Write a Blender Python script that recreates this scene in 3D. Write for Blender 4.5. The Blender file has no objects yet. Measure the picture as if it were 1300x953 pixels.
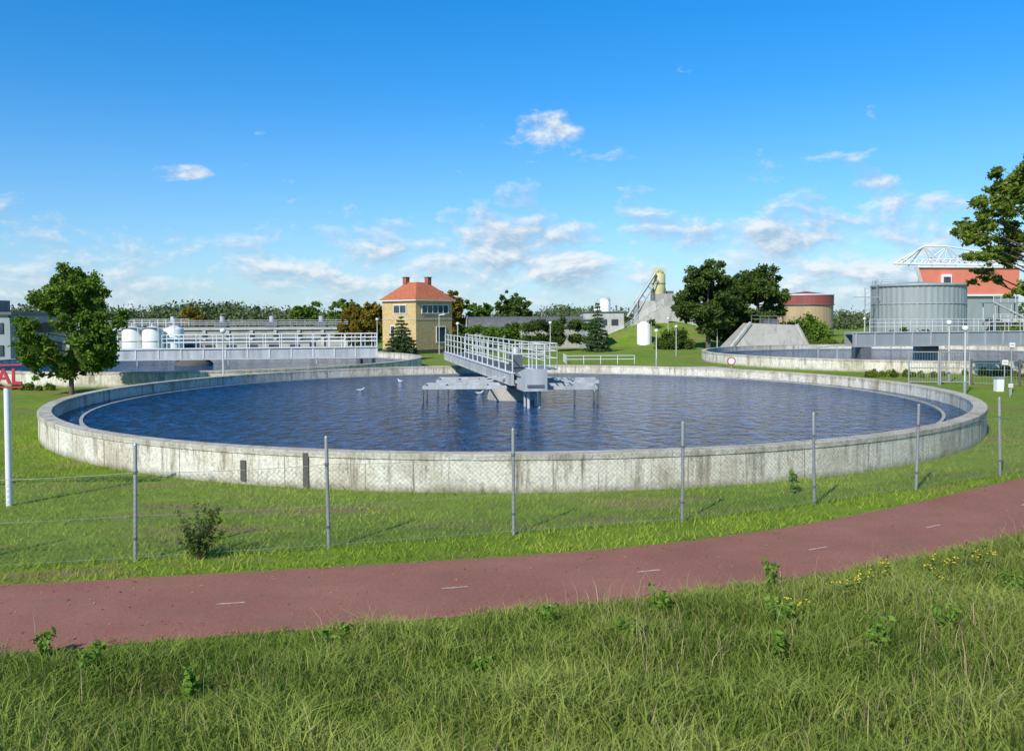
import bpy, math, random
import numpy as np
from mathutils import Vector, Matrix
R = math.radians
random.seed(7)
rng = np.random.default_rng(7)
scene = bpy.context.scene
col = scene.collection

# ------------------------------------------------------------------ helpers
def link(ob, parent=None):
    col.objects.link(ob)
    if parent is not None:
        ob.parent = parent
    return ob

def group(name):
    e = bpy.data.objects.new(name, None)
    e.empty_display_size = 0.5
    return link(e)

def np_mesh(name, V, F, mat, parent=None, tint=None, smooth=False):
    V = np.asarray(V, dtype=np.float32); F = np.asarray(F, dtype=np.int32)
    me = bpy.data.meshes.new(name)
    n, k = F.shape
    me.vertices.add(len(V)); me.vertices.foreach_set('co', V.ravel())
    me.loops.add(n * k); me.loops.foreach_set('vertex_index', F.ravel())
    me.polygons.add(n); me.polygons.foreach_set('loop_start', np.arange(n, dtype=np.int32) * k)
    me.update(calc_edges=True)
    me.validate()
    if tint is not None:
        a = me.attributes.new('tint', 'FLOAT', 'POINT')
        a.data.foreach_set('value', np.asarray(tint, dtype=np.float32))
    if smooth:
        me.polygons.foreach_set('use_smooth', np.ones(n, dtype=bool))
    me.materials.append(mat)
    return link(bpy.data.objects.new(name, me), parent)

class MB:
    def __init__(s):
        s.v = []; s.f = []; s.m = []; s.sm = []; s.mats = []
    def mi(s, mat):
        if mat not in s.mats: s.mats.append(mat)
        return s.mats.index(mat)
    def add(s, vs, fs, mat, smooth=False):
        b = len(s.v); i = s.mi(mat)
        s.v += [tuple(v) for v in vs]
        for f in fs:
            s.f.append([b + j for j in f]); s.m.append(i); s.sm.append(smooth)
    def box(s, c, d, mat, rot=0.0, taper=None):
        x, y, z = c; hx, hy, hz = d[0] / 2, d[1] / 2, d[2] / 2
        cr, sr = math.cos(rot), math.sin(rot)
        vs = []
        for zz in (-hz, hz):
            k = taper if (taper and zz > 0) else 1.0
            for a, b in ((-hx, -hy), (hx, -hy), (hx, hy), (-hx, hy)):
                a *= k; b *= k
                vs.append((x + a * cr - b * sr, y + a * sr + b * cr, z + zz))
        s.add(vs, [(0, 3, 2, 1), (4, 5, 6, 7), (0, 1, 5, 4), (1, 2, 6, 5), (2, 3, 7, 6), (3, 0, 4, 7)], mat)
    def tube(s, p0, p1, r0, mat, r1=None, n=8, caps=True, smooth=True):
        if r1 is None: r1 = r0
        p0 = Vector(p0); p1 = Vector(p1); d = (p1 - p0)
        if d.length < 1e-6: return
        d.normalize()
        u = d.orthogonal().normalized(); w = d.cross(u)
        vs = []
        for p, r in ((p0, r0), (p1, r1)):
            for i in range(n):
                a = 2 * math.pi * i / n
                vs.append(p + (u * math.cos(a) + w * math.sin(a)) * r)
        fs = [(i, (i + 1) % n, n + (i + 1) % n, n + i) for i in range(n)]
        s.add(vs, fs, mat, smooth)
        if caps:
            s.add(vs[:n], [tuple(range(n - 1, -1, -1))], mat)
            s.add(vs[n:], [tuple(range(n))], mat)
    def beam(s, p0, p1, w, h, mat):
        p0 = Vector(p0); p1 = Vector(p1); d = (p1 - p0).normalized()
        side = d.cross(Vector((0, 0, 1)))
        if side.length < 1e-4: side = Vector((1, 0, 0))
        side.normalize(); up = side.cross(d)
        vs = []
        for p in (p0, p1):
            for a, b in ((-1, -1), (1, -1), (1, 1), (-1, 1)):
                vs.append(p + side * a * w / 2 + up * b * h / 2)
        s.add(vs, [(0, 1, 2, 3), (7, 6, 5, 4), (0, 4, 5, 1), (1, 5, 6, 2), (2, 6, 7, 3), (3, 7, 4, 0)], mat)
    def lathe(s, c, prof, mat, n=48, closed=False, smooth=True, a0=0, a1=2 * math.pi):
        full = abs(a1 - a0 - 2 * math.pi) < 1e-6
        vs = []; m = len(prof); steps = n if full else n + 1
        for i in range(steps):
            a = a0 + (a1 - a0) * i / n
            for r, z in prof:
                vs.append((c[0] + r * math.cos(a), c[1] + r * math.sin(a), c[2] + z))
        fs = []
        for i in range(n):
            j = (i + 1) % steps
            for k in range(m if closed else m - 1):
                k2 = (k + 1) % m
                fs.append((i * m + k, j * m + k, j * m + k2, i * m + k2))
        s.add(vs, fs, mat, smooth)
    def rail(s, p0, p1, h, sp, mat, r=0.025, nr=3, n=6):
        p0 = Vector(p0); p1 = Vector(p1); L = (p1 - p0).length
        k = max(1, round(L / sp))
        for i in range(k + 1):
            p = p0.lerp(p1, i / k)
            s.tube(p, p + Vector((0, 0, h)), r, mat, n=n)
        for j in range(nr):
            o = Vector((0, 0, h * (1 - j * 0.85 / nr)))
            s.tube(p0 + o, p1 + o, r * 0.9, mat, n=n)
    def build(s, name, parent=None):
        me = bpy.data.meshes.new(name)
        me.from_pydata(s.v, [], s.f)
        for m in s.mats: me.materials.append(m)
        me.polygons.foreach_set('material_index', s.m)
        me.polygons.foreach_set('use_smooth', s.sm)
        me.update()
        return link(bpy.data.objects.new(name, me), parent)

# ------------------------------------------------------------------ materials
def newmat(name):
    m = bpy.data.materials.new(name); m.use_nodes = True
    nt = m.node_tree; b = nt.nodes['Principled BSDF']
    return m, nt, b

def N(nt, t, **kw):
    n = nt.nodes.new(t)
    for k, v in kw.items(): setattr(n, k, v)
    return n

def ramp(nt, fac, stops):
    r = N(nt, 'ShaderNodeValToRGB')
    e = r.color_ramp.elements
    while len(e) < len(stops): e.new(0.5)
    for i, (p, c) in enumerate(stops):
        e[i].position = p
        e[i].color = (c[0], c[1], c[2], 1) if not isinstance(c, (int, float)) else (c, c, c, 1)
    nt.links.new(fac, r.inputs['Fac'])
    return r.outputs['Color']

def noise(nt, scale, detail=4, rough=0.55, vec=None, mapscale=None):
    n = N(nt, 'ShaderNodeTexNoise')
    n.inputs['Scale'].default_value = scale
    n.inputs['Detail'].default_value = detail
    n.inputs['Roughness'].default_value = rough
    if vec is None:
        tc = N(nt, 'ShaderNodeNewGeometry'); vec = tc.outputs['Position']
    if mapscale:
        mp = N(nt, 'ShaderNodeMapping'); mp.inputs['Scale'].default_value = mapscale
        nt.links.new(vec, mp.inputs['Vector']); vec = mp.outputs['Vector']
    nt.links.new(vec, n.inputs['Vector'])
    return n.outputs['Fac']

def mixc(nt, a, b, f, mode='MIX'):
    m = N(nt, 'ShaderNodeMixRGB', blend_type=mode)
    for s, v in ((m.inputs['Color1'], a), (m.inputs['Color2'], b)):
        if isinstance(v, tuple): s.default_value = (*v, 1)
        else: nt.links.new(v, s)
    if isinstance(f, float): m.inputs['Fac'].default_value = f
    else: nt.links.new(f, m.inputs['Fac'])
    return m.outputs['Color']

def bump(nt, b, h, strength=0.3, dist=0.02):
    bp = N(nt, 'ShaderNodeBump')
    bp.inputs['Strength'].default_value = strength
    bp.inputs['Distance'].default_value = dist
    nt.links.new(h, bp.inputs['Height'])
    nt.links.new(bp.outputs['Normal'], b.inputs['Normal'])

def simple(name, c, rough=0.6, metal=0.0, var=0.18, scale=3.0, streak=False, bmp=0.0):
    m, nt, b = newmat(name)
    ms = (1, 1, 0.12) if streak else None
    f = noise(nt, scale, 4, 0.6, mapscale=ms)
    lo = tuple(x * (1 - var) for x in c); hi = tuple(min(1, x * (1 + var)) for x in c)
    cc = ramp(nt, f, [(0.3, lo), (0.7, hi)])
    nt.links.new(cc, b.inputs['Base Color'])
    b.inputs['Roughness'].default_value = rough
    b.inputs['Metallic'].default_value = metal
    if bmp: bump(nt, b, noise(nt, scale * 8, 3), bmp, 0.02)
    return m

def concrete(name, c, dark=0.5, scale=1.0):
    m, nt, b = newmat(name)
    st = noise(nt, 2.2 * scale, 5, 0.65, mapscale=(1, 1, 0.14))
    bl = noise(nt, 0.55 * scale, 3, 0.6)
    fi = noise(nt, 14 * scale, 4, 0.7)
    a = ramp(nt, bl, [(0.35, tuple(x * 0.82 for x in c)), (0.65, c)])
    a = mixc(nt, a, tuple(x * dark for x in (c[0], c[1], c[2] * 0.9)), ramp(nt, st, [(0.50, 0.0), (0.72, 0.85)]))
    a = mixc(nt, a, ramp(nt, fi, [(0.3, 0.72), (0.6, 1.0)]), 0.6, 'MULTIPLY')
    nt.links.new(a, b.inputs['Base Color'])
    b.inputs['Roughness'].default_value = 0.85
    bump(nt, b, fi, 0.35, 0.02)
    return m

def tankwall_mat():
    m, nt, b = newmat('weathered_tank_concrete')
    g = N(nt, 'ShaderNodeNewGeometry'); sx = N(nt, 'ShaderNodeSeparateXYZ')
    nt.links.new(g.outputs['Position'], sx.inputs[0])
    st = noise(nt, 2.2, 6, 0.78, mapscale=(1, 1, 0.16))
    st2 = noise(nt, 7.0, 4, 0.7, mapscale=(1, 1, 0.06))
    bl = noise(nt, 0.38, 5, 0.7)
    fi = noise(nt, 16, 5, 0.78)
    c = ramp(nt, bl, [(0.38, (0.50, 0.44, 0.33)), (0.47, (0.72, 0.66, 0.53)), (0.56, (0.78, 0.74, 0.63)), (0.64, (0.60, 0.55, 0.43))])
    c = mixc(nt, c, (0.28, 0.235, 0.155), ramp(nt, st, [(0.51, 0.0), (0.64, 0.85)]))
    c = mixc(nt, c, (0.19, 0.16, 0.105), ramp(nt, st2, [(0.58, 0.0), (0.69, 0.75)]))
    c = mixc(nt, c, (0.84, 0.81, 0.73), ramp(nt, st2, [(0.32, 0.7), (0.42, 0.0)]))
    zn = N(nt, 'ShaderNodeMath', operation='MULTIPLY_ADD'); zn.inputs[1].default_value = 0.55
    nt.links.new(st, zn.inputs[0]); nt.links.new(sx.outputs['Z'], zn.inputs[2])
    c = mixc(nt, (0.15, 0.145, 0.075), c, ramp(nt, zn.outputs[0], [(0.22, 0.1), (0.44, 1.0)]))
    c = mixc(nt, c, (0.26, 0.235, 0.165), ramp(nt, zn.outputs[0], [(0.92, 0.0), (0.99, 0.5), (1.0, 0.45)]))
    c = mixc(nt, c, ramp(nt, fi, [(0.36, 0.45), (0.54, 1.0)]), 0.75, 'MULTIPLY')
    nt.links.new(c, b.inputs['Base Color']); b.inputs['Roughness'].default_value = 0.9
    bump(nt, b, fi, 0.6, 0.02)
    return m

def leafmat(name, dark, light, trans=0.28):
    m, nt, b = newmat(name)
    nt.nodes.remove(b)
    at = N(nt, 'ShaderNodeAttribute', attribute_name='tint')
    c = ramp(nt, at.outputs['Fac'], [(0.0, dark), (1.0, light)])
    df = N(nt, 'ShaderNodeBsdfDiffuse'); nt.links.new(c, df.inputs['Color'])
    t = N(nt, 'ShaderNodeBsdfTranslucent'); nt.links.new(c, t.inputs['Color'])
    mx = N(nt, 'ShaderNodeMixShader'); mx.inputs[0].default_value = trans
    nt.links.new(df.outputs[0], mx.inputs[1]); nt.links.new(t.outputs[0], mx.inputs[2])
    nt.links.new(mx.outputs[0], nt.nodes['Material Output'].inputs['Surface'])
    return m

def water_mat(name, base=(0.004, 0.078, 0.225)):
    m, nt, b = newmat(name)
    n1 = noise(nt, 2.9, 4, 0.66, mapscale=(0.85, 0.62, 1))
    n2 = noise(nt, 0.30, 3, 0.5)
    c = ramp(nt, n2, [(0.3, tuple(x * 0.8 for x in base)), (0.7, tuple(x * 1.25 for x in base))])
    c = mixc(nt, c, ramp(nt, n1, [(0.40, 0.22), (0.52, 0.8), (0.62, 1.7)]), 0.9, 'MULTIPLY')
    nt.links.new(c, b.inputs['Base Color'])
    b.inputs['Roughness'].default_value = 0.07
    b.inputs['IOR'].default_value = 1.33
    b.inputs['Specular IOR Level'].default_value = 0.24
    bump(nt, b, n1, 1.0, 1.1)
    return m

def ground_mat():
    m, nt, b = newmat('grass_ground')
    n1 = noise(nt, 0.22, 4, 0.6); n2 = noise(nt, 2.2, 5, 0.7); n3 = noise(nt, 25, 4, 0.7)
    c = ramp(nt, n1, [(0.3, (0.16, 0.26, 0.025)), (0.7, (0.26, 0.36, 0.045))])
    c = mixc(nt, c, ramp(nt, n2, [(0.3, 0.62), (0.65, 1.05)]), 0.8, 'MULTIPLY')
    c = mixc(nt, c, ramp(nt, n3, [(0.3, 0.5), (0.65, 1.15)]), 0.8, 'MULTIPLY')
    c = mixc(nt, c, (0.26, 0.18, 0.10), ramp(nt, noise(nt, 0.6, 5, 0.68, mapscale=(.4, 1.4, 1)), [(0.53, 0.0), (0.63, 0.85)]))
    nt.links.new(c, b.inputs['Base Color']); b.inputs['Roughness'].default_value = 0.95
    b.inputs['Specular IOR Level'].default_value = 0.1
    bump(nt, b, n3, 0.8, 0.05)
    return m

def path_mat():
    m, nt, b = newmat('red_asphalt')
    n1 = noise(nt, 0.5, 4, 0.6); n2 = noise(nt, 70, 2, 0.8); n3 = noise(nt, 2.2, 5, 0.70, mapscale=(.35, 1.2, 1))
    c = ramp(nt, n1, [(0.3, (0.285, 0.120, 0.085)), (0.7, (0.36, 0.162, 0.118))])
    c = mixc(nt, c, ramp(nt, n2, [(0.3, 0.5), (0.7, 1.22)]), 0.85, 'MULTIPLY')
    c = mixc(nt, c, (0.20, 0.12, 0.085), ramp(nt, n3, [(0.48, 0.0), (0.74, 0.55)]))
    nt.links.new(c, b.inputs['Base Color']); b.inputs['Roughness'].default_value = 0.95
    b.inputs['Specular IOR Level'].default_value = 0.2
    bump(nt, b, n2, 0.5, 0.008)
    return m

M_ground = ground_mat(); M_path = path_mat(); M_tank = tankwall_mat()
M_conc = concrete('grey_concrete', (0.44, 0.42, 0.37))
M_concL = concrete('light_concrete', (0.55, 0.53, 0.48), 0.6)
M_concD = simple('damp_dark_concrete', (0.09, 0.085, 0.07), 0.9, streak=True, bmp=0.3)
M_joint = simple('joint_sealant', (0.27, 0.25, 0.20), 0.9, streak=True)
M_water = water_mat('rippled_water')
M_galv = simple('galvanised_steel', (0.36, 0.37, 0.37), 0.5, 0.3, 0.2, 6, True)
M_wire = simple('fence_wire', (0.23, 0.24, 0.22), 0.6, 0.2, 0.1, 6)
M_steel = simple('grey_painted_steel', (0.44, 0.45, 0.45), 0.5, 0.1, 0.25, 2.5, True)
M_steelD = simple('dark_steel', (0.13, 0.14, 0.15), 0.5, 0.2, 0.2, 3, True)
M_railp = simple('pale_grey_rail_paint', (0.60, 0.61, 0.60), 0.45, 0, 0.08, 2, True)
M_white = simple('white_paint', (0.76, 0.77, 0.76), 0.45, 0, 0.06, 2, True)
M_line = simple('worn_white_marking', (0.45, 0.32, 0.27), 0.85, 0, 0.45, 14)
M_red = simple('red_paint', (0.45, 0.03, 0.045), 0.5)
M_brick = simple('yellow_brick', (0.55, 0.39, 0.18), 0.85, 0, 0.25, 5, bmp=0.2)
M_rooft = simple('orange_roof_tiles', (0.43, 0.125, 0.055), 0.8, 0, 0.30, 5, bmp=0.4)
M_brickr = simple('red_brick', (0.30, 0.11, 0.07), 0.85, 0, 0.2, 5)
M_glass, _nt, _b = newmat('dark_window_glass')
_f = noise(_nt, 1.5, 3); _nt.links.new(ramp(_nt, _f, [(0.3, (0.03, 0.04, 0.05)), (0.7, (0.07, 0.09, 0.11))]), _b.inputs['Base Color'])
_b.inputs['Roughness'].default_value = 0.12
M_clad = simple('grey_corrugated_cladding', (0.30, 0.33, 0.33), 0.5, 0.1, 0.12, 1.2, True)
M_stad = simple('salmon_cladding', (0.68, 0.20, 0.125), 0.6, 0, 0.06, 0.5)
M_maroon = simple('maroon_cladding', (0.26, 0.065, 0.05), 0.6, 0, 0.15, 0.6, True)
M_tan = simple('tan_cladding', (0.42, 0.30, 0.17), 0.7, 0, 0.15, 0.6, True)
M_cream = simple('cream_silo_paint', (0.62, 0.55, 0.26), 0.5, 0, 0.1, 1.5, True)
M_bark = simple('bark', (0.13, 0.10, 0.07), 0.95, 0, 0.3, 6, bmp=0.5)
M_darkroof = simple('dark_vault_roof', (0.12, 0.12, 0.115), 0.8, 0.0, 0.25, 1.5)
M_leafL = leafmat('leaf_green', (0.050, 0.10, 0.012), (0.20, 0.31, 0.045))
M_weed = leafmat('weed_leaf', (0.09, 0.18, 0.02), (0.26, 0.40, 0.07), .35)
M_leafR = leafmat('leaf_yellow_green', (0.06, 0.11, 0.015), (0.28, 0.34, 0.06), .35)
M_leafD = leafmat('leaf_dark_green', (0.032, 0.065, 0.014), (0.14, 0.20, 0.045))
M_leafA = leafmat('leaf_autumn', (0.08, 0.075, 0.014), (0.36, 0.26, 0.04))
M_conif = leafmat('conifer_needles', (0.030, 0.060, 0.024), (0.13, 0.18, 0.07), 0.15)
M_far = leafmat('distant_leaf', (0.07, 0.10, 0.045), (0.16, 0.19, 0.08), 0.15)
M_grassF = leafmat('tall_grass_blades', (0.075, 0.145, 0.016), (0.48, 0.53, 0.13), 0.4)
M_grassL = leafmat('lawn_blades', (0.16, 0.27, 0.02), (0.50, 0.56, 0.09), 0.38)
M_dry = leafmat('dry_stalks', (0.24, 0.16, 0.09), (0.60, 0.50, 0.27), 0.2)
M_litter = leafmat('fallen_leaves', (0.14, 0.08, 0.03), (0.45, 0.32, 0.10), 0.1)
M_yel = simple('yellow_petals', (0.78, 0.55, 0.05), 0.6)
M_bird = simple('white_feathers', (0.78, 0.78, 0.77), 0.7, 0, 0.05)
M_birdg = simple('grey_feathers', (0.35, 0.37, 0.40), 0.7, 0, 0.1)
M_beak = simple('orange_beak', (0.6, 0.25, 0.03), 0.5)

# ------------------------------------------------------------------ camera / light / world
cam = bpy.data.cameras.new('camera'); camo = link(bpy.data.objects.new('camera', cam))
cam.sensor_width = 36; cam.lens = 30.02; cam.clip_end = 6000; cam.clip_start = 0.1
cam.shift_y = -0.0342
camo.matrix_world = Matrix.Translation((0, 0, 3.6)) @ Matrix.Rotation(R(90 - 1.53), 4, 'X') @ Matrix.Rotation(R(-0.3), 4, 'Z')
scene.camera = camo
scene.view_settings.view_transform = 'Standard'; scene.view_settings.look = 'None'
scene.view_settings.exposure = 0; scene.view_settings.gamma = 1

SUN_AZ = 212.0; SUN_EL = 38.0
sd = Vector((math.sin(R(SUN_AZ)) * math.cos(R(SUN_EL)), math.cos(R(SUN_AZ)) * math.cos(R(SUN_EL)), math.sin(R(SUN_EL))))
sun = bpy.data.lights.new('sun', 'SUN'); sun.energy = 5.0; sun.angle = R(0.5); sun.color = (1, 0.94, 0.84)
so = link(bpy.data.objects.new('sun', sun)); so.rotation_euler = sd.to_track_quat('Z', 'Y').to_euler()
so.location = (-30, -40, 40)

w = bpy.data.worlds.new('World'); scene.world = w; w.use_nodes = True
nt = w.node_tree; L = nt.links
bg = nt.nodes['Background']
sky = N(nt, 'ShaderNodeTexSky'); sky.sky_type = 'NISHITA'; sky.sun_disc = False
sky.sun_elevation = R(SUN_EL); sky.sun_rotation = R(SUN_AZ)
sky.air_density = 1.0; sky.dust_density = 0.4; sky.ozone_density = 2.5
tc = N(nt, 'ShaderNodeTexCoord'); sp = N(nt, 'ShaderNodeSeparateXYZ'); L.new(tc.outputs['Generated'], sp.inputs[0])
def ma(op, a, b=None, c=None, clamp=False):
    n = N(nt, 'ShaderNodeMath', operation=op); n.use_clamp = clamp
    for i, v in enumerate((a, b, c)):
        if v is None: continue
        if isinstance(v, (int, float)): n.inputs[i].default_value = v
        else: L.new(v, n.inputs[i])
    return n.outputs[0]
X, Y, Z = sp.outputs[0], sp.outputs[1], sp.outputs[2]
az = ma('ARCTAN2', X, Y); el = ma('ARCSINE', Z)
azd = ma('MULTIPLY', az, 57.2958); eld = ma('MULTIPLY', el, 57.2958)
def vec(a, b, c=0.0):
    n = N(nt, 'ShaderNodeCombineXYZ')
    for i, v in enumerate((a, b, c)):
        if isinstance(v, (int, float)): n.inputs[i].default_value = v
        else: L.new(v, n.inputs[i])
    return n.outputs[0]
def cn(vv, scale, det=9, ro=0.58, dist=0.0):
    n = N(nt, 'ShaderNodeTexNoise'); n.inputs['Scale'].default_value = scale
    n.inputs['Detail'].default_value = det; n.inputs['Roughness'].default_value = ro
    n.inputs['Distortion'].default_value = dist
    L.new(vv, n.inputs['Vector']); return n.outputs['Fac']
gr = N(nt, 'ShaderNodeValToRGB'); ge = gr.color_ramp.elements
gst = [(0.0, (.48, .60, .77)), (0.07, (.30, .57, .80)), (0.16, (.11, .54, .86)), (0.24, (.04, .56, .94)), (0.5, (.09, .45, .76)), (1.0, (.32, .54, .66))]
while len(ge) < len(gst): ge.new(0.5)
for i, (p, c_) in enumerate(gst): ge[i].position = p; ge[i].color = (*c_, 1)
L.new(ma('DIVIDE', eld, 90.0, None, True), gr.inputs['Fac'])
g2 = N(nt, 'ShaderNodeMixRGB', blend_type='MULTIPLY'); g2.inputs[0].default_value = 1
L.new(sky.outputs[0], g2.inputs[1]); L.new(gr.outputs['Color'], g2.inputs[2])
g3 = N(nt, 'ShaderNodeMixRGB', blend_type='MULTIPLY'); g3.inputs[0].default_value = 1
L.new(g2.outputs[0], g3.inputs[1]); g3.inputs[2].default_value = (2.0, 2.0, 2.0, 1)
elb = ma('MULTIPLY', eld, 1.9)
v1 = vec(azd, elb, 7.7)
v2 = vec(ma('ADD', azd, -0.35), ma('ADD', elb, 0.8), 7.7)
n_a = cn(v1, 0.20, 7, 0.62, 0.2); n_b = cn(v2, 0.20, 5, 0.58, 0.2)
cov = N(nt, 'ShaderNodeValToRGB'); ce = cov.color_ramp.elements
stops = [(0.0, 0.27), (0.08, 0.265), (0.20, 0.245), (0.30, 0.20), (0.38, 0.12), (0.48, 0.03), (1.0, 0.0)]
while len(ce) < len(stops): ce.new(0.5)
for i, (p, v) in enumerate(stops):
    ce[i].position = p; ce[i].color = (v, v, v, 1)
L.new(ma('DIVIDE', eld, 20.0, None, True), cov.inputs['Fac'])
blobs = None
for a, e, sa, se, am in [(2.8, 12.6, 3.2, 1.4, 0.30), (6.8, 10.4, 2.8, 0.8, 0.21), (-20.5, 9.2, 1.8, 0.6, 0.20), (-9.6, 8.7, 2.4, 0.8, 0.20),
                         (23.2, 8.2, 1.8, 0.9, 0.20), (25.5, 6.9, 2.4, 0.5, 0.10), (2.0, 4.8, 8.0, 2.0, 0.08),
                         (18.5, 5.0, 7.5, 1.5, 0.10), (-9, 4.2, 6.0, 1.6, 0.03), (-28, 8, 7, 2.5, -.07)]:
    dx = ma('DIVIDE', ma('SUBTRACT', azd, a), sa); dy = ma('DIVIDE', ma('SUBTRACT', eld, e), se)
    g = ma('EXPONENT', ma('MULTIPLY', ma('ADD', ma('MULTIPLY', dx, dx), ma('MULTIPLY', dy, dy)), -1.0))
    g = ma('MULTIPLY', g, am)
    blobs = g if blobs is None else ma('ADD', blobs, g)
ex = ma('ADD', cov.outputs['Color'], blobs)
dens = ma('SUBTRACT', ma('ADD', n_a, ex), 0.668)
alpha = ma('MULTIPLY', dens, 5.6, None, True)
alpha = ma('MULTIPLY', alpha, ma('MULTIPLY_ADD', eld, 0.22, 0.45, True))
alpha = ma('MULTIPLY', alpha, 0.86)
dif = ma('MULTIPLY_ADD', ma('SUBTRACT', n_a, n_b), 6.5, 0.42, True)
cc = N(nt, 'ShaderNodeMixRGB'); L.new(dif, cc.inputs[0])
cc.inputs[1].default_value = (4.0, 5.5, 7.1, 1); cc.inputs[2].default_value = (8.8, 9.2, 9.5, 1)
hz = ma('EXPONENT', ma('MULTIPLY', ma('MAXIMUM', eld, 0.0), -0.18))
hzm = N(nt, 'ShaderNodeMixRGB'); L.new(ma('MULTIPLY', hz, 0.55), hzm.inputs[0])
L.new(g3.outputs[0], hzm.inputs[1]); hzm.inputs[2].default_value = (5.0, 7.2, 8.8, 1)
fin = N(nt, 'ShaderNodeMixRGB'); L.new(alpha, fin.inputs[0]); L.new(hzm.outputs[0], fin.inputs[1]); L.new(cc.outputs[0], fin.inputs[2])
L.new(fin.outputs[0], bg.inputs['Color']); bg.inputs['Strength'].default_value = 0.1

# ------------------------------------------------------------------ layout curves
def smooth_curve(pts, sig=1.2):
    xs = np.arange(-60, 60.01, 0.1); p = np.array(pts)
    ys = np.interp(xs, p[:, 0], p[:, 1])
    l = (p[1, 1] - p[0, 1]) / (p[1, 0] - p[0, 0]); r = (p[-1, 1] - p[-2, 1]) / (p[-1, 0] - p[-2, 0])
    ys = np.where(xs < p[0, 0], p[0, 1] + (xs - p[0, 0]) * l, ys); ys = np.where(xs > p[-1, 0], p[-1, 1] + (xs - p[-1, 0]) * r, ys)
    k = np.arange(-40, 41) * 0.1; g = np.exp(-(k / sig) ** 2 / 2); g /= g.sum()
    yp = np.pad(ys, 40, mode='reflect', reflect_type='odd')
    ys = np.convolve(yp, g, 'valid')
    return lambda x: np.interp(x, xs, ys)
y_far = smooth_curve([(-30, 7.2), (-6.9, 11.5), (0, 12.75), (3.15, 13.6), (6.4, 15.4), (11.2, 18.7), (20, 25), (30, 32.5)])
y_near = smooth_curve([(-30, 4.7), (-5.5, 9.1), (-1.4, 10.0), (0, 10.35), (2.6, 11.05), (5.15, 12.1), (8.15, 13.7), (20, 21.6), (30, 29.3)])

def terrain(x, y):
    x = np.asarray(x, float); y = np.asarray(y, float)
    s = y_near(x) - y - 0.35
    z = np.where(s > 0, 0.12 * np.minimum(s, 4.5) + 0.24 * np.clip(s - 4.5, 0, 6), 0)
    z = np.where(s > 0, z + np.minimum(s, 1) * 0.06 * np.sin(x * 1.7 + y) * np.sin(y * 2.1 - x * 0.6), z)
    z = z + 3.0 * np.exp(-(((x - 21) / 7) ** 2 + ((y - 113) / 9) ** 2))
    z = z + 1.5 * np.exp(-(((x - 15) / 4.5) ** 2 + ((y - 107) / 4) ** 2))
    z = z + 1.6 * np.exp(-(((x - 60) / 14) ** 2 + ((y - 118) / 12) ** 2))
    return z

def axis(lo, a, b, st, c, d, st2, hi):
    mid = np.arange(a, b + 1e-6, st)
    l2 = np.arange(c, a - 0.2, st2); r2 = np.arange(b + st2, d + 1e-6, st2)
    l3 = -np.geomspace(1, abs(lo - c), 12)[::-1] + c if lo < c else np.array([])
    r3 = np.geomspace(2, hi - d, 18) + d
    return np.concatenate([l3, l2, mid, r2, r3])
ax = axis(-2500, -17, 19, 0.3, -81, 100, 2.0, 2500)
ay = axis(-300, -4, 22, 0.3, -20, 160, 2.0, 3500)
gx, gy = np.meshgrid(ax, ay); gz = terrain(gx, gy)
V = np.stack([gx.ravel(), gy.ravel(), gz.ravel()], 1)
nx, ny = len(ax), len(ay)
ii, jj = np.meshgrid(np.arange(nx - 1), np.arange(ny - 1)); b0 = (jj * nx + ii).ravel()
np_mesh('ground', V, np.stack([b0, b0 + 1, b0 + nx + 1, b0 + nx], 1), M_ground, smooth=True)

xs = np.arange(-40, 40.01, 0.25)
V = []
for x in xs:
    a, b = float(y_near(x)), float(y_far(x))
    for t in np.linspace(0, 1, 5): V.append((x, a + (b - a) * t, 0.006))
F = [(i * 5 + j, (i + 1) * 5 + j, (i + 1) * 5 + j + 1, i * 5 + j + 1) for i in range(len(xs) - 1) for j in range(4)]
np_mesh('cycle_path', V, F, M_path)
mb = MB()
yc = lambda x: 0.5 * (y_near(x) + y_far(x)) - 0.1
for x0 in (-17.8, -14.9, -12, -9, -6.6, -3.75, -0.95, 1.75, 4.55, 7.0, 9.6, 12.4, 15.2):
    x1 = x0 + 0.34
    a, b = float(yc(x0)), float(yc(x1))
    mb.add([(x0, a - .025, .011), (x1, b - .025, .011), (x1, b + .025, .011), (x0, a + .025, .011)], [(0, 1, 2, 3)], M_line)
mb.build('path_marking')

# ------------------------------------------------------------------ settling tanks
def settling_tank(cx, cy, Ro, name, wl=0.37, h=0.8, seg=160):
    g = group(name)
    mb = MB()
    T = 0.38
    mb.lathe((cx, cy, 0), [(Ro, -0.3), (Ro, h - 0.12), (Ro + 0.025, h - 0.115), (Ro + 0.025, h - 0.015), (Ro + 0.012, h), (Ro - T + 0.015, h), (Ro - T, h - 0.02), (Ro - T, -0.3)], M_tank, n=seg, smooth=False)
    mb.build('rim_wall', g)
    mb = MB(); r2 = Ro - T - 0.85
    mb.lathe((cx, cy, 0), [(r2 + 0.10, -0.2), (r2 + 0.10, wl + 0.05), (r2, wl + 0.05), (r2, -0.2)], M_conc, n=seg, smooth=False)
    mb.build('overflow_weir', g)
    n = 96
    V = [(cx, cy, wl)] + [(cx + (Ro - T + 0.05) * math.cos(2 * math.pi * i / n), cy + (Ro - T + 0.05) * math.sin(2 * math.pi * i / n), wl) for i in range(n)]
    np_mesh('water', V, [(0, i + 1, (i + 1) % n + 1) for i in range(n)], M_water, g)
    return g

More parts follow.
